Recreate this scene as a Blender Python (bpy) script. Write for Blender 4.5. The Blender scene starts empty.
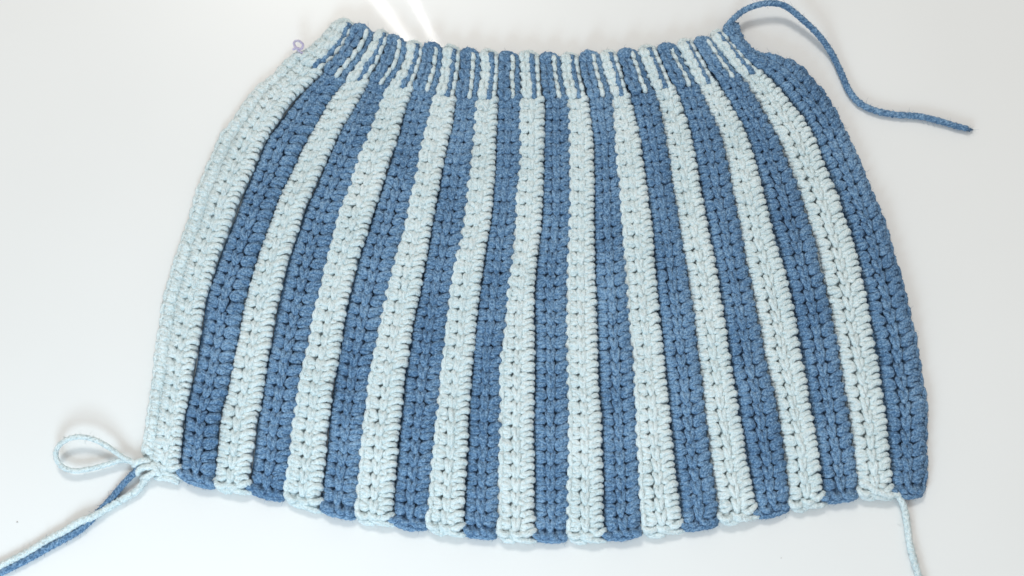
import bpy, math, random
import numpy as np
from mathutils import Vector, Matrix

rng = np.random.RandomState(7)
sc = bpy.context.scene
col = sc.collection

# ------------------------------------------------------------------ camera
W, H = 1024, 576
TILT = math.radians(13.0)
DIST = 0.853
LENS, SENSOR = 50.0, 36.0
cam_d = bpy.data.cameras.new("camera")
cam = bpy.data.objects.new("camera", cam_d)
col.objects.link(cam)
cam.location = (0.0, -DIST * math.sin(TILT), DIST * math.cos(TILT))
cam.rotation_euler = (TILT, 0, 0)
cam_d.lens = LENS
cam_d.sensor_width = SENSOR
cam_d.clip_start = 0.01
cam_d.clip_end = 50
cam_d.dof.use_dof = True
cam_d.dof.focus_distance = DIST - 0.006
cam_d.dof.aperture_fstop = 7.1
sc.camera = cam

# ------------------------------------------------------------------ world, view
w = bpy.data.worlds.new("World")
sc.world = w
w.use_nodes = True
w.node_tree.nodes["Background"].inputs[0].default_value = (1.0, 0.985, 0.96, 1)
w.node_tree.nodes["Background"].inputs[1].default_value = 0.53
sc.view_settings.view_transform = 'Standard'
sc.view_settings.look = 'None'
sc.view_settings.exposure = 0.0
sc.view_settings.gamma = 1.0
sc.view_settings.use_curve_mapping = False
sc.render.engine = 'CYCLES'
sc.cycles.max_bounces = 6
sc.cycles.diffuse_bounces = 4
sc.cycles.transparent_max_bounces = 4


def area(name, loc, target, sx, sy, power, color):
    d = bpy.data.lights.new(name, 'AREA')
    d.shape = 'RECTANGLE'
    d.size, d.size_y = sx, sy
    d.energy = power
    d.color = color
    o = bpy.data.objects.new(name, d)
    col.objects.link(o)
    o.location = loc
    dr = Vector(target) - Vector(loc)
    o.rotation_euler = dr.to_track_quat('-Z', 'Y').to_euler()
    return o


area("window_light", (-0.55, 2.50, 3.45), (0, 0.0, 0), 0.9, 0.7, 72.5, (1.0, 0.985, 0.935))
area("side_window_light", (-0.22, -0.62, 0.38), (-0.12, -0.22, 0), 0.26, 0.26, 3.5, (0.66, 0.86, 1.0))


def ray(px, py):
    x = (px - W / 2) / W * SENSOR / LENS
    y = -(py - H / 2) / W * SENSOR / LENS
    c, s = math.cos(TILT), math.sin(TILT)
    return np.array([x, y * c + s, y * s - c])


CAM = np.array([0.0, -DIST * math.sin(TILT), DIST * math.cos(TILT)])


def P(px, py, z=0.004):
    """place on the table (height z) that the photograph shows at this point"""
    r = ray(px, py)
    t = (z - CAM[2]) / r[2]
    return CAM + r * t


# two slim lights added overhead to mirror as window streaks in the glossy table
def added_streak_light(name, a, b, width, power):
    pts = []
    for q in (a, b):
        r = ray(*q)
        p = P(q[0], q[1], 0.0)
        m = np.array([r[0], r[1], -r[2]])
        pts.append(p + m * (1.7 - 0.0) / m[2])
    mid = (pts[0] + pts[1]) / 2
    d = pts[1] - pts[0]
    L = float(np.linalg.norm(d))
    ld = bpy.data.lights.new(name, 'AREA')
    ld.shape = 'RECTANGLE'
    ld.size, ld.size_y = L, width
    ld.energy = power
    ld.color = (1, 1, 1)
    o = bpy.data.objects.new(name, ld)
    col.objects.link(o)
    X = Vector(d / L)
    Z = Vector((0, 0, 1))
    X = (X - Z * X.dot(Z)).normalized()
    Y = Z.cross(X)
    M = Matrix((X, Y, Z)).transposed().to_4x4()
    M.translation = Vector(mid)
    o.matrix_world = M
    return o


added_streak_light("added_streak_light", (352, -34), (424, 62), 0.018, 0.16)
added_streak_light("added_streak_light", (396, -34), (447, 66), 0.011, 0.11)


# ------------------------------------------------------------------ materials
def nodes(name):
    m = bpy.data.materials.new(name)
    m.use_nodes = True
    nt = m.node_tree
    return m, nt, nt.nodes["Principled BSDF"]


def yarn_mat(name, rgb, dark, light, sheen=0.08):
    m, nt, b = nodes(name)
    N, L = nt.nodes, nt.links
    uv = N.new("ShaderNodeUVMap"); uv.uv_map = "UVMap"
    sp = N.new("ShaderNodeSeparateXYZ"); L.new(uv.outputs[0], sp.inputs[0])
    sk = N.new("ShaderNodeMath"); sk.operation = 'MULTIPLY_ADD'     # fibres run slanting round the yarn
    L.new(sp.outputs[0], sk.inputs[0]); sk.inputs[1].default_value = 15.0
    kv = N.new("ShaderNodeMath"); kv.operation = 'MULTIPLY'
    L.new(sp.outputs[1], kv.inputs[0]); kv.inputs[1].default_value = 4.2
    L.new(kv.outputs[0], sk.inputs[2])
    cb = N.new("ShaderNodeCombineXYZ")
    L.new(sk.outputs[0], cb.inputs[0])
    kw = N.new("ShaderNodeMath"); kw.operation = 'MULTIPLY'
    L.new(sp.outputs[1], kw.inputs[0]); kw.inputs[1].default_value = 0.7
    L.new(kw.outputs[0], cb.inputs[1])
    fib = N.new("ShaderNodeTexNoise")
    fib.inputs["Scale"].default_value = 1.0
    fib.inputs["Detail"].default_value = 4
    fib.inputs["Roughness"].default_value = 0.65
    L.new(cb.outputs[0], fib.inputs["Vector"])
    geo = N.new("ShaderNodeNewGeometry")
    nz = N.new("ShaderNodeTexNoise")
    nz.inputs["Scale"].default_value = 900
    nz.inputs["Detail"].default_value = 2
    L.new(geo.outputs["Position"], nz.inputs["Vector"])
    big = N.new("ShaderNodeTexNoise")
    big.inputs["Scale"].default_value = 28
    big.inputs["Detail"].default_value = 3
    L.new(geo.outputs["Position"], big.inputs["Vector"])
    mx = N.new("ShaderNodeMath"); mx.operation = 'MULTIPLY_ADD'
    L.new(fib.outputs["Fac"], mx.inputs[0]); mx.inputs[1].default_value = 0.62
    m2 = N.new("ShaderNodeMath"); m2.operation = 'MULTIPLY_ADD'
    L.new(nz.outputs["Fac"], m2.inputs[0]); m2.inputs[1].default_value = 0.62; m2.inputs[2].default_value = -0.145
    L.new(m2.outputs[0], mx.inputs[2])
    m3 = N.new("ShaderNodeMath"); m3.operation = 'MULTIPLY_ADD'
    L.new(big.outputs["Fac"], m3.inputs[0]); m3.inputs[1].default_value = 0.25
    L.new(mx.outputs[0], m3.inputs[2])
    rp = N.new("ShaderNodeValToRGB")
    e = rp.color_ramp.elements
    e[0].position = 0.49; e[0].color = (*dark, 1)
    e[1].position = 0.73; e[1].color = (*light, 1)
    k = e.new(0.6); k.color = (*rgb, 1)
    L.new(m3.outputs[0], rp.inputs[0])
    L.new(rp.outputs[0], b.inputs["Base Color"])
    bp = N.new("ShaderNodeBump")
    bp.inputs["Strength"].default_value = 1.0
    bp.inputs["Distance"].default_value = 0.0016
    L.new(mx.outputs[0], bp.inputs["Height"])
    L.new(bp.outputs[0], b.inputs["Normal"])
    b.inputs["Roughness"].default_value = 0.85
    b.inputs["Specular IOR Level"].default_value = 0.1
    b.inputs["Sheen Weight"].default_value = sheen
    b.inputs["Sheen Roughness"].default_value = 0.6
    return m


BLUE = yarn_mat("blue_yarn", (0.151, 0.283, 0.464), (0.065, 0.147, 0.278), (0.305, 0.475, 0.66))
PALE = yarn_mat("pale_yarn", (0.775, 0.885, 0.90), (0.625, 0.755, 0.785), (0.86, 0.93, 0.94), 0.15)
LILAC = yarn_mat("lilac_thread", (0.70, 0.64, 0.84), (0.62, 0.56, 0.79), (0.80, 0.76, 0.90))

m, nt, b = nodes("white_laminate")
N, L = nt.nodes, nt.links
tc = N.new("ShaderNodeNewGeometry")
n1 = N.new("ShaderNodeTexNoise"); n1.inputs["Scale"].default_value = 5; n1.inputs["Detail"].default_value = 5
L.new(tc.outputs["Position"], n1.inputs["Vector"])
rp = N.new("ShaderNodeValToRGB")
rp.color_ramp.elements[0].position = 0.3; rp.color_ramp.elements[0].color = (0.775, 0.772, 0.760, 1)
rp.color_ramp.elements[1].position = 0.7; rp.color_ramp.elements[1].color = (0.800, 0.798, 0.788, 1)
L.new(n1.outputs["Fac"], rp.inputs[0]); L.new(rp.outputs[0], b.inputs["Base Color"])
n2 = N.new("ShaderNodeTexNoise"); n2.inputs["Scale"].default_value = 60; n2.inputs["Detail"].default_value = 3
L.new(tc.outputs["Position"], n2.inputs["Vector"])
bp = N.new("ShaderNodeBump"); bp.inputs["Strength"].default_value = 0.05; bp.inputs["Distance"].default_value = 0.00015
L.new(n2.outputs["Fac"], bp.inputs["Height"]); L.new(bp.outputs[0], b.inputs["Normal"])
b.inputs["Roughness"].default_value = 0.30
b.inputs["Coat Weight"].default_value = 0.8
b.inputs["Coat Roughness"].default_value = 0.035
b.inputs["Specular IOR Level"].default_value = 0.5
TABLE = m


# ------------------------------------------------------------------ mesh helpers
def link(name, me, parent=None):
    o = bpy.data.objects.new(name, me)
    col.objects.link(o)
    if parent is not None:
        o.parent = parent
    return o


def catmull(ctrl, K):
    """ctrl (M,n,3) -> (M,K,3)"""
    M, n, _ = ctrl.shape
    p = np.concatenate([2 * ctrl[:, :1] - ctrl[:, 1:2], ctrl, 2 * ctrl[:, -1:] - ctrl[:, -2:-1]], 1)
    t = np.linspace(0, n - 1, K)
    i = np.minimum(t.astype(int), n - 2)
    f = (t - i)[None, :, None]
    p0, p1, p2, p3 = p[:, i], p[:, i + 1], p[:, i + 2], p[:, i + 3]
    return 0.5 * (2 * p1 + (p2 - p0) * f + (2 * p0 - 5 * p1 + 4 * p2 - p3) * f ** 2 + (3 * p1 - p0 - 3 * p2 + p3) * f ** 3)


HAIRS = {"blue": [], "pale": []}


class Yarn:
    """collects batches of yarn tubes and builds them as one mesh"""

    def __init__(self):
        self.v, self.f, self.uv, self.seam, self.n = [], [], [], [], 0

    def add(self, c, r, S=11, plies=3, twist=0.0075, amp=0.12, hair=None, hair_n=0, taper=0.62):
        """c (M,K,3) centre lines, r scalar radius"""
        M, K, _ = c.shape
        t = np.gradient(c, axis=1)
        t /= np.linalg.norm(t, axis=2, keepdims=True) + 1e-12
        up = np.zeros_like(t); up[..., 2] = 1
        steep = np.abs(t[..., 2]) > 0.93
        # a smooth frame: one side vector per strand, from its chord
        ch = c[:, -1] - c[:, 0]
        ch[:, 2] *= 0.2
        side = np.cross(ch, np.array([0, 0, 1.0]))
        bad = np.linalg.norm(side, axis=1) < 1e-9
        side[bad] = (1, 0, 0)
        if K > 24:
            ref = up.copy()
            ref[steep] = (0, 1, 0)
            a = np.cross(t, ref)
        else:
            side = np.repeat(side[:, None], K, 1)
            a = side - t * np.sum(side * t, axis=2, keepdims=True)
        a /= np.linalg.norm(a, axis=2, keepdims=True) + 1e-12
        bn = np.cross(t, a)
        seg = np.linalg.norm(np.diff(c, axis=1), axis=2)
        s = np.concatenate([np.zeros((M, 1)), np.cumsum(seg, 1)], 1)
        ph = rng.rand(M, 1) * 6.283
        th = np.linspace(0, 2 * math.pi, S, endpoint=False)
        q = np.linspace(-1, 1, K)
        prof = taper + (1 - taper) * np.sqrt(np.clip(1 - np.abs(q) ** 3.2, 0, 1)) if taper < 1 else np.ones(K)
        r = np.broadcast_to(np.asarray(r, float).reshape(-1, 1) if np.ndim(r) else np.full((1, 1), r), (M, 1))
        rr = (r * prof[None, :])[:, :, None] * (1 + amp * np.cos(plies * (th[None, None, :] - s[:, :, None] / twist * 2 * math.pi / 1.0) + ph[:, :, None]))
        rr = rr * (1 + 0.06 * rng.randn(M, K, 1)) * (1 + (0.03 if S > 3 else 0) * rng.randn(M, K, S))
        ct, st = np.cos(th), np.sin(th)
        nrm = a[:, :, None] * ct[None, None, :, None] + bn[:, :, None] * st[None, None, :, None]
        v = c[:, :, None] + nrm * rr[..., None]
        base = self.n
        # caps
        c0 = c[:, 0] - t[:, 0] * r * 0.35
        c1 = c[:, -1] + t[:, -1] * r * 0.35
        per = K * S + 2
        allv = np.concatenate([v.reshape(M, K * S, 3), c0[:, None], c1[:, None]], 1)
        k = np.arange(K - 1)[:, None]; j = np.arange(S)[None]
        j2 = (j + 1) % S
        quad = np.stack([k * S + j, k * S + j2, (k + 1) * S + j2, (k + 1) * S + j], -1).reshape(-1, 4)
        jj = np.arange(S)
        capa = np.stack([(jj + 1) % S, jj, np.full(S, K * S), np.full(S, K * S)], -1)
        capb = np.stack([(K - 1) * S + jj, (K - 1) * S + (jj + 1) % S, np.full(S, K * S + 1), np.full(S, K * S + 1)], -1)
        off = (base + np.arange(M) * per)[:, None, None]
        self.f.append(((quad[None] + off).reshape(-1, 4), (capa[None, :, :3] + off).reshape(-1, 3), (capb[None, :, :3] + off).reshape(-1, 3)))
        self.v.append(allv.reshape(-1, 3))
        ro = rng.rand(M, 1, 1) * 50
        uvs = np.zeros((M, K, S, 2))
        uvs[..., 0] = th[None, None] / 6.283 + ro
        uvs[..., 1] = s[:, :, None] / 0.0032 + ro * 3
        uvv = np.concatenate([uvs.reshape(M, K * S, 2), uvs[:, :1, 0], uvs[:, -1:, 0]], 1)
        self.uv.append(uvv.reshape(-1, 2))
        self.seam.append(np.tile(np.repeat((np.arange(S) == S - 1)[None], K - 1, 0).ravel(), M))
        self.n += M * per
        if hair and hair_n:
            cnt = int(hair_n)
            mi = rng.randint(0, M, cnt); ki = rng.randint(0, K, cnt); si = rng.randint(0, S, cnt)
            HAIRS[hair].append((v[mi, ki, si], nrm[mi, ki, si], t[mi, ki]))

    def build(self, name, mat, parent=None):
        me = bpy.data.meshes.new(name)
        V = np.concatenate(self.v)
        loops, starts, totals = [], [], []
        pos = 0
        seam = []
        for (quad, ca, cb), sm in zip(self.f, self.seam):
            q = np.zeros(quad.shape); q[sm, 1] = 1; q[sm, 2] = 1
            seam += [q.ravel(), np.zeros(ca.size + cb.size)]
            loops.append(quad.ravel()); starts.append(pos + np.arange(len(quad)) * 4); totals.append(np.full(len(quad), 4)); pos += quad.size
            for c in (ca, cb):
                loops.append(c.ravel()); starts.append(pos + np.arange(len(c)) * 3); totals.append(np.full(len(c), 3)); pos += c.size
        loops = np.concatenate(loops).astype(np.int32)
        starts = np.concatenate(starts).astype(np.int32)
        me.vertices.add(len(V)); me.vertices.foreach_set("co", V.astype(np.float32).ravel())
        me.loops.add(len(loops)); me.loops.foreach_set("vertex_index", loops)
        me.polygons.add(len(starts)); me.polygons.foreach_set("loop_start", starts)
        me.polygons.foreach_set("use_smooth", np.ones(len(starts), bool))
        uvl = me.uv_layers.new(name="UVMap")
        luv = np.concatenate(self.uv)[loops]
        luv[:, 0] += np.concatenate(seam)
        uvl.data.foreach_set("uv", luv.astype(np.float32).ravel())
        me.update(calc_edges=True)
        me.validate()
        me.materials.append(mat)
        return link(name, me, parent)


def solid(name, verts, faces, mat, parent=None, smooth=True):
    me = bpy.data.meshes.new(name)
    me.from_pydata([tuple(map(float, v)) for v in verts], [], [tuple(map(int, f)) for f in faces])
    me.uv_layers.new(name="UVMap")
    me.update()
    if smooth:
        me.polygons.foreach_set("use_smooth", [True] * len(me.polygons))
    me.materials.append(mat)
    return link(name, me, parent)


# ------------------------------------------------------------------ the table top
T = 0.03
vs = [(-1.6, -1.2, 0), (1.6, -1.2, 0), (1.6, 1.4, 0), (-1.6, 1.4, 0), (-1.6, -1.2, -T), (1.6, -1.2, -T), (1.6, 1.4, -T), (-1.6, 1.4, -T)]
table = solid("table_top", vs, [(0, 1, 2, 3), (7, 6, 5, 4), (0, 4, 5, 1), (1, 5, 6, 2), (2, 6, 7, 3), (3, 7, 4, 0)], TABLE, smooth=False)
table["kind"] = "structure"

# ------------------------------------------------------------------ outline of the stripes (as laid on the table)
# per boundary: top rim ... | join of waistband and body | ... hem
UP = [
    ([(336, 20), (323, 35), (308, 49), (290, 57)], [(275, 72), (258, 87), (242, 107), (228, 127), (217, 144)]),
    ([(355, 23), (345, 45), (324, 71)], [(293, 100), (275, 125), (263, 144)]),
    ([(376, 31), (373, 42), (361, 62), (345, 80)], [(329, 100), (314, 127), (304, 144)]),
    ([(389, 34), (386, 45), (380, 62), (369, 80)], [(352.5, 110), (341, 127), (333, 144)]),
    ([(406, 40), (406, 55), (399, 72), (387, 87)], [(377.5, 110), (371, 130), (365, 144)]),
    ([(424, 45), (422, 62), (413, 88)], [(405, 107.5), (399, 130), (394.5, 144)]),
    ([(443, 46), (442, 62), (439, 80), (435, 93)], [(430, 112), (426, 130), (422.5, 144)]),
    ([(461, 50), (461, 65), (457.5, 85), (455, 97)], [(451, 125), (446.5, 144)]),
    ([(479.5, 51), (480.5, 70), (479, 87), (477, 98)], [(474, 130), (472.5, 144)]),
    ([(499, 53), (499.5, 70), (497.5, 98)], [(496, 112), (495, 144)]),
    ([(519, 54), (520, 75), (521, 98)], [(520, 120), (520, 144)]),
    ([(540, 54), (541, 75), (543, 98)], [(543, 120), (543, 144)]),
    ([(560, 54), (562, 75), (567, 98)], [(569, 120), (569.5, 144)]),
    ([(579, 54), (582, 75), (587, 98)], [(589, 120), (592, 144)]),
    ([(599, 53), (604, 72), (611, 96)], [(613, 120), (616, 144)]),
    ([(617, 51), (622, 70), (628, 94)], [(634, 117), (639.5, 144)]),
    ([(637, 50), (644.5, 70), (653, 91)], [(659.5, 112), (666, 144)]),
    ([(656, 46), (663, 65), (673, 87)], [(682, 110), (692, 144)]),
    ([(676, 44), (687, 67), (697, 85)], [(709.5, 112), (722.5, 144)]),
    ([(692, 40), (706, 65), (716, 82)], [(732, 110), (748.5, 144)]),
    ([(709.5, 38), (724, 57), (739, 76)], [(757, 102), (770, 125), (780, 144)]),
    ([(722, 28), (728, 38), (747, 61), (760, 71)], [(785, 97), (803, 120), (816, 144)]),
    ([(736, 20), (742, 40), (757, 54), (774, 57)], [(794, 65), (811.5, 81), (826.5, 100), (839, 122), (850, 144)]),
]
R216 = [190, 234, 272, 302, 339.5, 371.5, 407.5, 432.5, 465, 490, 516, 540.5, 570, 593, 622, 649, 677, 704.5, 736.5, 767.5, 806.5, 844, 880]
R288 = [167, 208, 248, 280.5, 320.5, 350, 387.5, 420, 451, 479, 509, 533.5, 567, 594.5, 626, 656, 689.5, 718.5, 751.5, 788, 825, 863, 901.5]
R360 = [155.5, 195.5, 233, 267, 304, 337, 373, 406, 443, 472.5, 501, 533.5, 567, 597, 633, 663, 698, 729, 765, 801.5, 839, 876.5, 917]
R420 = [148, 183, 220, 257, 294, 328.5, 364, 400, 436, 467.5, 500, 533, 568.5, 599.5, 636, 669.5, 706, 740, 779, 811.5, 849, 885, 925]
HEM = [(140, 466), (178, 479), (214, 491), (247, 494), (283, 503), (319, 512), (354, 521), (390, 526), (426, 532), (462.5, 537), (497, 541),
       (533, 542.5), (567, 543), (604, 542.5), (642, 538), (681, 533), (719, 527), (756, 519), (790, 512), (824, 505), (859, 500), (892, 498), (923, 498)]
NW, NB = 5, 36
VT = NW + NB
Z0 = 0.005
VS = np.linspace(0, VT, VT * 6 + 1)


def dense(pts):
    """smooth polyline through points -> function of arclength"""
    c = catmull(np.array(pts, float)[None], len(pts) * 24)[0]
    s = np.concatenate([[0], np.cumsum(np.linalg.norm(np.diff(c, axis=0), axis=1))])
    return c, s


BOUND = []
for i in range(23):
    a, bb = UP[i]
    px = a + bb + [(R216[i], 216), (R288[i], 288), (R360[i], 360), (R420[i], 420), HEM[i]]
    wp = [P(x, y, Z0) for x, y in px]
    c, s = dense(wp)
    jp = np.array(wp[len(a) - 1])
    sj = s[np.argmin(np.linalg.norm(c - jp, axis=1))]
    sv = np.where(VS <= NW, VS / NW * sj, sj + (VS - NW) / NB * (s[-1] - sj))
    x = np.interp(sv, s, c[:, 0]); y = np.interp(sv, s, c[:, 1])
    BOUND.append((x, y))
BX = np.array([b_[0] for b_ in BOUND]); BY = np.array([b_[1] for b_ in BOUND])


def bnd(i, v):
    """extrapolates a little past both ends"""
    x = np.interp(v, VS, BX[i]); y = np.interp(v, VS, BY[i])
    lo = np.minimum(v, 0); hi = np.maximum(v - VT, 0)
    gx0 = (BX[i][6] - BX[i][0]); gy0 = (BY[i][6] - BY[i][0])
    gx1 = (BX[i][-1] - BX[i][-7]); gy1 = (BY[i][-1] - BY[i][-7])
    return x + lo * gx0 + hi * gx1, y + lo * gy0 + hi * gy1


WOB = rng.rand(22, 6) * 6.28


def MAP(i, uvw):
    """(u across stripe, v along it in stitches, w height in mm) -> world"""
    u, v, ww = uvw[..., 0], uvw[..., 1], uvw[..., 2]
    u = u + 0.010 * np.sin(v * 0.55 + WOB[i, 0]) + 0.010 * np.sin(v * 1.37 + WOB[i, 1])
    ax, ay = bnd(i, v); bx, by = bnd(i + 1, v)
    x = ax * (1 - u) + bx * u
    y = ay * (1 - u) + by * u
    # gentle undulation of the fabric, outer edges lie lower
    z = ww * 0.001 + 0.0014 * (1 - np.clip(np.abs(u - .5) * 2, 0, 1.1) ** 2) * np.clip(ww / 5, 0, 1) + 0.0007 * np.sin(v * 0.31 + WOB[i, 2]) * np.clip(ww / 5, 0, 1) + 0.0004 * np.sin(v * 0.9 + WOB[i, 3])
    z = np.maximum(z, 0.0004)
    return np.stack([x, y, z], -1)


def strands(i, ctrl, vlist, ju=0.009, jv=0.036, jw=0.20, K=11):
    """copies one control polyline to every stitch in vlist, with hand-made unevenness"""
    c = np.array(ctrl, float)
    n = len(c)
    V = np.asarray(vlist, float)
    M = len(V)
    a = np.repeat(c[None], M, 0)
    a[:, :, 1] += V[:, None]
    a[:, :, 0] += rng.randn(M, 1) * ju + rng.randn(M, n) * ju * 0.6
    a[:, :, 1] += rng.randn(M, 1) * jv + rng.randn(M, n) * jv * 0.6
    a[:, :, 2] += rng.randn(M, 1) * jw + rng.randn(M, n) * jw * 0.5
    return MAP(i, catmull(a, K))


def squeeze(ctrl, u0, u1, dz=0.0):
    return [(u0 + (u1 - u0) * u, v, w_ + dz) for u, v, w_ in ctrl]


skirt = bpy.data.objects.new("crochet_skirt", None)
col.objects.link(skirt)
p = P(540, 300, 0)
skirt.location = (0, 0, 0)
skirt["label"] = "flat crocheted skirt piece with blue and pale vertical stripes, ribbed waistband on white table"
skirt["category"] = "crochet skirt"

R = 0.00180
# side fans: three strands converge in the pinhole next to the chain, chain: two legs of a V
LA = [(.355, .50, 3.4), (.30, .38, 5.0), (.19, .14, 5.5), (.07, .05, 4.7), (.00, .08, 3.2)]
LB = [(.36, .56, 3.4), (.30, .54, 5.1), (.19, .46, 5.7), (.07, .40, 4.8), (.00, .40, 3.2)]
LC = [(.355, .60, 3.4), (.30, .69, 5.0), (.19, .79, 5.4), (.07, .74, 4.6), (.00, .72, 3.2)]
C1 = [(.515, 1.10, 3.5), (.485, .84, 5.2), (.445, .46, 5.6), (.42, .14, 4.8), (.425, -.04, 3.2)]
C2 = [(.505, 1.12, 3.4), (.530, .84, 5.1), (.570, .44, 5.5), (.595, .12, 4.7), (.59, -.06, 3.2)]
RA = [(.64, .50, 3.4), (.70, .34, 5.0), (.83, .12, 5.6), (.96, .00, 6.3), (1.03, .04, 5.2), (1.00, .18, 3.6)]
RB = [(.64, .56, 3.4), (.70, .52, 5.1), (.82, .42, 5.7), (.93, .36, 5.2), (.965, .40, 4.2), (.96, .48, 3.0)]
RC = [(.64, .62, 3.4), (.70, .70, 5.0), (.82, .75, 5.3), (.92, .70, 4.6), (.97, .66, 3.2)]
RB2 = [(.64, .58, 3.4), (.70, .60, 4.9), (.82, .60, 5.5), (.95, .52, 5.8), (1.01, .55, 4.8), (.98, .68, 3.2)]
RD = [(.62, .78, 3.2), (.66, .84, 4.7), (.73, .86, 5.3), (.80, .84, 4.9), (.86, .80, 3.0)]
L1 = LB
# the left side of a blue row sinks into the groove beside the pale bumps


def sink(c):
    return [(max(u, .09) if u < .15 else u, v, w_ - (3.2 if u < .04 else 2.3 if u < .12 else 0.3)) for u, v, w_ in c]


def slab(i, mat, u0, u1, pale):
    hl, hr = (2.3, 4.3) if pale else (3.3, 2.2)
    prof = [(u0, .3), (u0 + .01, 2.7 if pale else 1.1), (.10, 3.3 if pale else 1.5), (.16, 3.9), (.22, 4.9), (.30, 4.2), (.36, hl), (.39, hl), (.45, 4.1), (.5, 4.2), (.55, 4.1), (.61, hr), (.64, hr), (.70, 4.7), (.8, 5.1), (.9, 4.2), (u1 - .01, 1.6 if pale else 3.2), (u1, .3)]
    vv = np.linspace(0.25, VT - 0.3, VT * 2)
    vs, fs = [], []
    n = len(prof)
    for q in vv:
        k = np.array([(u, q, w_) for u, w_ in prof])
        vs += list(MAP(i, k))
    for a in range(len(vv) - 1):
        for j in range(n):
            j2 = (j + 1) % n
            fs.append((a * n + j, (a + 1) * n + j, (a + 1) * n + j2, a * n + j2))
    fs.append(tuple(range(n)))
    fs.append(tuple(reversed(range((len(vv) - 1) * n, len(vv) * n))))
    return vs, fs


for i in range(22):
    pale = i % 2 == 0
    mat = PALE if pale else BLUE
    tag = "pale" if pale else "blue"
    vs, fs = slab(i, mat, 0.04 if i == 0 else 0.0, 0.96 if i == 21 else 1.004, pale)
    st = solid("stripe", vs, fs, mat, skirt)
    if i == 0:
        st["label"] = "pale outermost stripe with a thin flattened edge column"
    elif i == 21:
        st["label"] = "blue outermost stripe along the curved edge"
    else:
        st["label"] = "pale blue crocheted stripe" if pale else "dark denim blue crocheted stripe"
    js = NW + np.arange(NB) + rng.rand() * 0.25
    js = js[js < VT - 1.0]
    if i == 0:
        u0, u1 = 0.32, 0.95
    else:
        u0, u1 = 0.055, 0.945
    k = 1.0
    left = Yarn()
    hn = 3000
    for c_, k_ in ((LA, .94), (LB, .98), (LC, .92)):
        c_ = [(max(u, .03), v, w_ - (.7 if u < .25 else .2)) for u, v, w_ in c_] if pale else sink(c_)
        left.add(strands(i, squeeze(c_, u0, u1), js, K=10), R * k_, S=10, hair=tag, hair_n=hn * .16)
    if pale and 4 <= i <= 14:       # here the edge loops lie flat in line with the stripe
        left.add(strands(i, [(.10, -.1, 3.6), (.055, .2, 5.0), (.05, .7, 5.2), (.09, 1.12, 3.4)], js, K=10), R, S=10, hair=tag, hair_n=hn * .1)
    left.build("stitch_row", mat, st)
    mid = Yarn()
    for c_ in (C1, C2):
        if not pale:
            c_ = [(u, v, w_ + .45) for u, v, w_ in c_]
        mid.add(strands(i, squeeze(c_, u0, u1), js, K=10), R * 0.88, S=10, hair=tag, hair_n=hn * .14)
    mid.build("chain_ridge", mat, st)
    right = Yarn()
    for c_, k_ in (((RA, 1.08), (RB2, .92), (RD, .90)) if pale else ((RA, .98), (RB, .95), (RC, .92))):
        if not pale:
            c_ = [(min(u * 1.02, 1.02), v, w_ + (.1 if u > .9 else .2)) for u, v, w_ in c_]
        right.add(strands(i, squeeze(c_, u0, u1), js, K=10), R * k_, S=10, hair=tag, hair_n=hn * .16)
    right.build("stitch_row", mat, st)
    if i == 0:
        ed = Yarn()
        E3 = [(.05, -.2, 2.6), (.0, .2, 3.2), (.0, .7, 3.2), (.05, 1.1, 2.6)]
        jj = np.arange(1, VT - 1)
        for dv in (0, .33, .66):
            ed.add(strands(i, [(.255, .45 + dv * .3, 2.2), (.20, .28 + dv * .7, 3.9), (.12, .12 + dv, 4.0), (.05, .05 + dv, 2.6)], jj), R * 1.08, hair=tag, hair_n=300)
        ed.add(strands(i, E3, jj), R * .85, hair=tag, hair_n=400)
        ed.build("edge_column", mat, st)
    if i == 21:
        ed = Yarn()
        E3 = [(1.0, -.1, 2.2), (1.04, .2, 3.4), (1.04, .6, 3.4), (1.0, 1.1, 2.2)]
        ed.add(strands(i, E3, np.arange(NW, VT - 1)), R * .95, hair=tag, hair_n=400)
        ed.build("edge_column", mat, st)
    # hem: last stitches lie along the lower edge
    hem = Yarn()
    e = VT - 0.72
    if pale:
        if i > 0:
            hem.add(strands(i, [(.02, e - .35, 3.5), (.06, e + .1, 5.0), (.24, e + .3, 4.6), (.42, e + .05, 3.2)], [0], K=12), R * 1.05, hair=tag, hair_n=40)
        hem.add(strands(i, [(.30, e + .15, 3.2), (.55, e + .50, 4.0), (.85, e + .62, 3.8), (1.12, e + .55, 2.8)], [0], K=16), R * .95, hair=tag, hair_n=40)
        hem.add(strands(i, [(.62, e - .1, 3.2), (.80, e + .12, 5.2), (.98, e - .10, 5.4), (1.06, e - .3, 3.2)], [0], K=12), R * 1.05, hair=tag, hair_n=40)
        hem.add(strands(i, [(.35, e - .2, 3.2), (.5, e + .22, 4.8), (.68, e + .2, 4.4), (.8, e - .1, 3.0)], [0], K=12), R, hair=tag, hair_n=40)
        hem.add(strands(i, [(.05, e + .0, 2.6), (.2, e + .5, 3.0), (.45, e + .62, 2.8), (.6, e + .4, 2.4)], [0], K=12), R, hair=tag, hair_n=40)
    else:
        for a in (.10, .36, .64, .88):
            hem.add(strands(i, [(a - .13, e - .35, 3.2), (a - .08, e + .15, 4.8), (a + .06, e + .25, 4.6), (a + .13, e - .2, 3.0)], [0], ju=.03, K=12), R, hair=tag, hair_n=40)
        hem.add(strands(i, [(.0, e + .38, 2.4), (.25, e + .52, 3.2), (.5, e + .57, 3.2), (.78, e + .50, 3.0), (1.0, e + .42, 2.4)], [0], K=16), R, hair=tag, hair_n=60)
    hem.build("hem_loop", mat, st)

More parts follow.
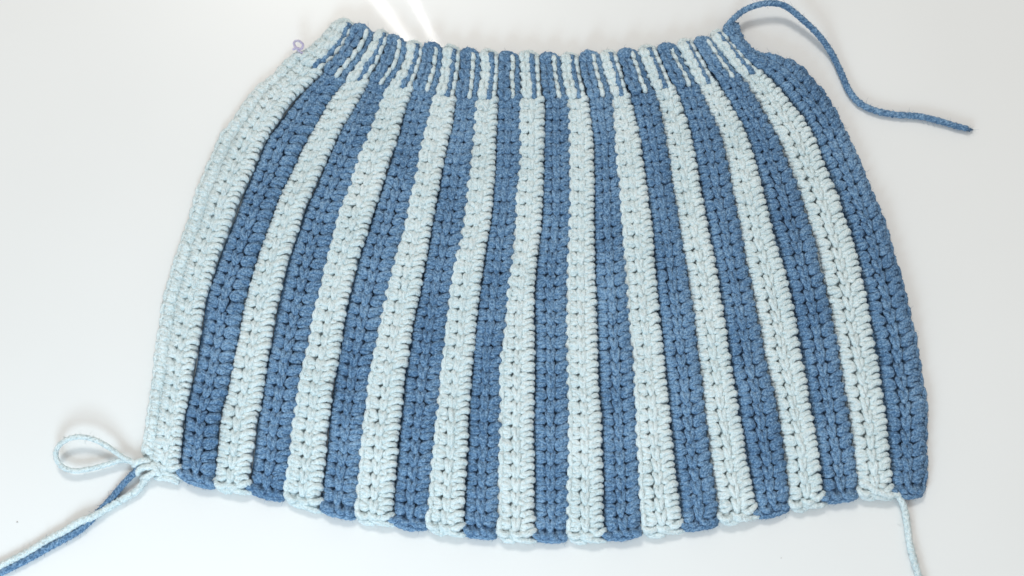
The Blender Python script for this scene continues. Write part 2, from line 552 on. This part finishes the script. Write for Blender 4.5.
# ------------------------------------------------------------------ waistband
wb = Yarn()
for i in range(22):
    if i % 2 == 0:
        a = 0.15 if i else 0.0
        wb.add(strands(i, [(a, .9, 3), (a + .08, .32, 4.0), (.32, .0, 3.8), (.62, .02, 3.4), (.9, .30, 3.4), (.98, .7, 3)], [0], K=22), R * 1.05, hair="pale", hair_n=60)
        wb.add(strands(i, [(-.05, .5, 2.4), (.3, .1, 3.2), (.7, .1, 3.0), (1.05, .5, 2.4)], [0], K=14), R * 1.1, hair="pale", hair_n=30)
waist = wb.build("waistband", PALE, skirt)
waist["label"] = "ribbed waistband with narrow blue and pale ribs"


def wavy(i, u, z, v0=0.35, v1=NW + 0.2, amp=0.5, du=0.0, n=None):
    n = n or NW * 2
    q = np.linspace(v0, v1, n * 2 + 1)
    c = np.stack([u + du * np.sin(q * 6.283 + 1) + rng.randn(len(q)) * .008, q, z + amp * np.sin(q * 6.283 + rng.rand()) + rng.randn(len(q)) * .1], -1)
    return MAP(i, catmull(c[None], len(q) * 4))


def ribs(i, ua, ub, z, r, js, tag, Y):
    m_ = (ua + ub) / 2
    Y.add(strands(i, [(m_, -.1, z - 1.6), (ua, .2, z), (ua + .01, .6, z + .2), (m_ - .02, 1.0, z - 1.0)], js, ju=.016, jv=.07, jw=.35), r, hair=tag, hair_n=90)
    Y.add(strands(i, [(m_, -.05, z - 1.6), (ub, .25, z), (ub - .01, .65, z), (m_ + .02, 1.0, z - 1.0)], js, ju=.016, jv=.07, jw=.35), r, hair=tag, hair_n=90)


JW = np.arange(NW) * .96 + 0.3
for i in range(22):
    if i % 2:   # blue rib | thin pale strand | narrow blue rib
        Y = Yarn()
        last = i == 21
        ribs(i, .13, .42, 6.8, R * 1.1, JW, "blue", Y)
        Y.add(wavy(i, .24, 4.6), R * 1.1, taper=1, hair="blue", hair_n=60)
        # cap that curls over the rim
        Y.add(strands(i, [(.07, 1.1, 4.0), (.11, .50, 5.6), (.27, .26, 6.0), (.52, .26, 5.8), (.80, .50, 5.0), (.92, 1.1, 3.8)], [0], ju=.01, jv=.02, K=24), R * 1.2, hair="blue", hair_n=60)
        Y.add(strands(i, [(.18, 1.0, 5.0), (.23, .58, 6.2), (.42, .44, 6.4), (.60, .62, 5.6), (.78, 1.1, 4.2)], [0], ju=.01, jv=.02, K=20), R * 1.1, hair="blue", hair_n=40)
        Y.build("raised_rib", BLUE, waist)
        Y = Yarn()
        Y.add(wavy(i, .86, 4.2 if not last else 5.0, v0=.3, amp=.7), R * 1.15, taper=1, amp=.16, hair="blue", hair_n=60)
        Y.add(strands(i, [(.74, -.1, 3), (.80, .25, 4.8), (.88, .6, 4.8), (.96, 1.0, 3)], JW + .2), R * .95)
        Y.build("narrow_rib", BLUE, waist)
        if not last:
            Y = Yarn()
            Y.add(strands(i, [(.59, -.12, 3.6), (.62, .15, 6.3), (.65, .55, 6.6), (.64, .98, 3.8)], np.arange(NW) + .35, ju=.010, jv=.04), R * .86, amp=.09, taper=.35, hair="pale", hair_n=30)
            Y.add(wavy(i, .62, 4.2, v0=.4, v1=NW + .1, amp=.2), R * .45, taper=1)
            Y.build("thin_strand", PALE, waist)
        else:
            Y = Yarn()
            ribs(i, .55, .9, 5.6, R * 1.1, JW, "blue", Y)
            Y.build("narrow_rib", BLUE, waist)
    else:       # pale rib | narrow blue rib | beaded pale strand
        Y = Yarn()
        if i == 0:
            for a_, b_ in ((.28, .44), (.48, .62)):
                ribs(i, a_, b_, 5.6, R * 1.1, JW, "pale", Y)
            Y.add(strands(i, L1, JW), R, hair="pale", hair_n=60)
        else:
            ribs(i, .16, .40, 6.0, R * 1.05, JW, "pale", Y)
            Y.add(strands(i, [(.22, .3, 5.4), (.08, .2, 5.2), (-.03, .15, 3.6)], JW, K=8), R * .9, hair="pale", hair_n=30)
            Y.add(wavy(i, .26, 4.4), R * 1.1, taper=1)
        Y.build("pale_rib", PALE, waist)
        bl, th = (.58, .83) if i else (.74, .90)
        Y = Yarn()
        Y.add(strands(i, [(bl - .02, -.1, 3.8), (bl - .03, .2, 5.2), (bl, .6, 5.4), (bl + .04, 1.0, 3.8)], JW + .1, ju=.006), R * 1.12, hair="blue", hair_n=30)
        Y.add(wavy(i, bl, 4.2, v0=.15, v1=NW, amp=.3), R * 1.15, taper=1)
        Y.build("narrow_rib", BLUE, waist)
        Y = Yarn()
        Y.add(strands(i, [(th + .04, -.05, 3.6), (th - .01, .25, 5.4), (th, .6, 5.6), (th + .05, .9, 3.4)], JW + .2, ju=.010), R * .90, taper=.35, amp=.08, hair="pale", hair_n=30)
        Y.add(wavy(i, th + .02, 3.4, v0=.2, amp=.3), R * .45, taper=1)
        Y.build("thin_strand", PALE, waist)


# ------------------------------------------------------------------ loose yarn ends
def tail(name, pts, mat, tagc, label, r=0.00195, hn=450, ends=.9, extra=1.0):
    c = np.array([P(x, y, z * 0.001) for x, y, z in pts])
    d, s = dense(c)
    n = int(s[-1] / 0.0006)
    q = np.linspace(0, s[-1], n)
    line = np.stack([np.interp(q, s, d[:, k]) for k in range(3)], -1)
    line[:, :2] += 0.00022 * np.sin(q[:, None] / 0.011 + np.array([0, 2.0]))
    Y = Yarn()
    Y.add(line[None], r, S=20, plies=4, twist=0.014, amp=.06, taper=ends, hair=tagc, hair_n=hn)
    o = Y.build(name, mat, skirt)
    o["label"] = label
    return o


tail("yarn_tail", [(733, 38, 6), (729, 31, 7), (728, 25, 8), (734, 18, 10), (744, 10, 9.5), (758, 4.5, 10.5), (773, 3, 10.5), (787, 7, 9.5), (804, 21, 7.5), (819, 36, 6), (831.5, 53.5, 3),
                   (841.5, 73.5, 2.1), (849, 90, 2.1), (859, 102.5, 2.1), (874, 110.5, 2.1), (894, 114.5, 2.1), (919, 116, 2.1), (940, 121, 2.1), (956, 126, 2.1), (968, 129, 2.1)],
     BLUE, "blue", "blue yarn end arching off the waistband corner", r=0.00195)
tail("yarn_loop", [(141, 468, 4), (132, 462, 5), (122, 457, 6), (107, 446, 8), (92, 438.5, 9), (75, 437, 9), (61, 444, 8), (56, 455, 7), (61, 466, 6), (73, 471, 5),
                   (89, 469, 4.5), (107, 464, 4.5), (122, 460, 4.5), (134, 463, 4), (143, 471, 3)],
     PALE, "pale", "pale yarn loop standing off the hem corner", r=0.00150, hn=350)
tail("yarn_tail", [(140, 468, 4), (131, 476, 4), (123, 484, 3), (112, 497, 2.2), (101, 509, 2.1), (84, 527, 2.1), (70, 536.5, 2.1), (55, 544.5, 2.1), (28, 559, 2.1), (0, 573, 2.1), (-40, 596, 2.1)],
     BLUE, "blue", "blue yarn end trailing off from the hem corner", r=0.00195)
tail("yarn_tail", [(152, 473, 4), (145, 480, 3.5), (137, 490, 3), (124, 498, 2.6), (110, 506, 2.4), (94, 516, 3.6), (80, 522, 4.0), (62, 533, 2.6), (48, 540, 2.1), (28, 552, 2.1), (0, 566, 2.1), (-40, 589, 2.1)],
     PALE, "pale", "pale yarn end twisted round the blue one", r=0.00210)
tail("yarn_tail", [(860, 482, 6), (868, 486, 7), (876, 491, 6.8), (888, 495, 6), (896, 494, 5), (901, 500, 4), (904.5, 509, 2.2), (907.5, 525, 2.1), (910, 543, 2.1), (914, 560, 2.1), (919, 578, 2.1), (927, 610, 2.1)],
     PALE, "pale", "pale yarn end hanging from the lower hem", r=0.00195)

# frayed tip of the blue yarn end
Y = Yarn()
for k in range(9):
    a = rng.randn() * .35
    d0 = np.array(P(967, 128.8, .0021)); e0 = d0 + np.array([math.cos(a - .15), math.sin(a - .15), 0]) * (.0015 + .0025 * rng.rand()) + np.array([0, rng.randn() * .0006, 0])
    m0 = (d0 + e0) / 2 + rng.randn(3) * .0003
    d0 = d0 + np.array([-.001, rng.randn() * .0007, rng.randn() * .0005])
    e0[2] = .0008 + .0015 * rng.rand()
    Y.add(catmull(np.array([[d0, m0, e0]]), 8), .0004, S=6, taper=.4, hair="blue", hair_n=12)
fr = Y.build("frayed_tip", BLUE, skirt)

# corner knot of the hem: a few pale chain loops
Y = Yarn()
for a in ([(133, 467, 3), (138, 462, 6.5), (147, 461, 6), (151, 466, 3)], [(137, 475, 3), (140, 469, 6.5), (149, 467, 6.5), (155, 470, 3)],
          [(141, 479, 2.5), (148, 476, 6), (156, 472, 6), (161, 474, 3)], [(155, 478, 2.2), (163, 478, 4.5), (171, 479, 4.5), (179, 483, 2.5)],
          [(150, 464, 3), (154, 466, 6.5), (158, 472, 6), (163, 477, 3)]):
    c = np.array([P(x, y, z * .001) for x, y, z in a])
    Y.add(catmull(c[None], 14), R * 1.05, hair="pale", hair_n=30)
kn = Y.build("corner_knot", PALE, skirt)

# ------------------------------------------------------------------ yarn fuzz
fz = {"blue": BLUE, "pale": PALE}
for tagc, lst in HAIRS.items():
    p0 = np.concatenate([a[0] for a in lst]); nn = np.concatenate([a[1] for a in lst]); tt = np.concatenate([a[2] for a in lst])
    keep = nn[:, 2] > -0.35
    p0, nn, tt = p0[keep], nn[keep], tt[keep]
    M = len(p0)
    ln = 0.0006 + 0.0015 * rng.rand(M, 1)
    d = nn * (0.35 + .5 * rng.rand(M, 1)) + tt * rng.randn(M, 1) + rng.randn(M, 3) * .5
    d /= np.linalg.norm(d, axis=1, keepdims=True)
    bend = rng.randn(M, 3) * .5
    c = np.stack([p0 - nn * .0002, p0 + d * ln * .5, p0 + (d + bend) * ln], 1)
    c[:, :, 2] = np.maximum(c[:, :, 2], .0003)
    Y = Yarn()
    Y.add(c, 0.00007, S=3, amp=0, taper=.5)
    o = Y.build("yarn_fuzz", fz[tagc], skirt)
    o["kind"] = "stuff"
    o["label"] = "fine %s yarn fibres" % ("blue" if tagc == "blue" else "pale")

# ------------------------------------------------------------------ lilac stitch marker, hooked into the edge
c = np.array([P(x, y, z * .001) for x, y, z in [(307, 57, 5), (302, 53, 7), (297, 49, 8), (294, 44, 8.5), (295.5, 41, 9), (300, 41.5, 9), (303, 45, 8.5), (301, 49, 8), (297, 48, 8.5), (293, 49.5, 7)]])
Y = Yarn()
Y.add(catmull(c[None], 60), 0.00075, S=8, taper=1, amp=.06)
mk = Y.build("thread_marker", LILAC)
mk["label"] = "small curled lilac thread marker hooked through the pale left edge near the waistband"
mk["category"] = "stitch marker"


# ------------------------------------------------------------------ crumbs on the table
def crumb(x, y, s, lab):
    c = P(x, y, s * .4)
    vs, fs = [], []
    n = 7
    for k, (rr, z) in enumerate(((.5, -.38), (1, 0), (.6, .5))):
        for j in range(n):
            a = 6.283 * j / n
            q = rr * s * (0.75 + .5 * rng.rand())
            vs.append((c[0] + q * math.cos(a) * 1.3, c[1] + q * math.sin(a), c[2] + z * s))
    for k in range(2):
        for j in range(n):
            fs.append((k * n + j, k * n + (j + 1) % n, (k + 1) * n + (j + 1) % n, (k + 1) * n + j))
    fs += [tuple(reversed(range(n))), tuple(range(2 * n, 3 * n))]
    o = solid("lint_speck", vs, fs, CR)
    o["label"] = lab
    o["category"] = "lint speck"


CR, nt, b = nodes("grey_lint")
b.inputs["Base Color"].default_value = (.55, .53, .50, 1)
b.inputs["Roughness"].default_value = .9
crumb(17, 522, .00045, "tiny grey lint speck on the table above the twisted yarn ends")
crumb(781, 558, .00028, "tiny grey lint speck on the table below the right part of the hem")
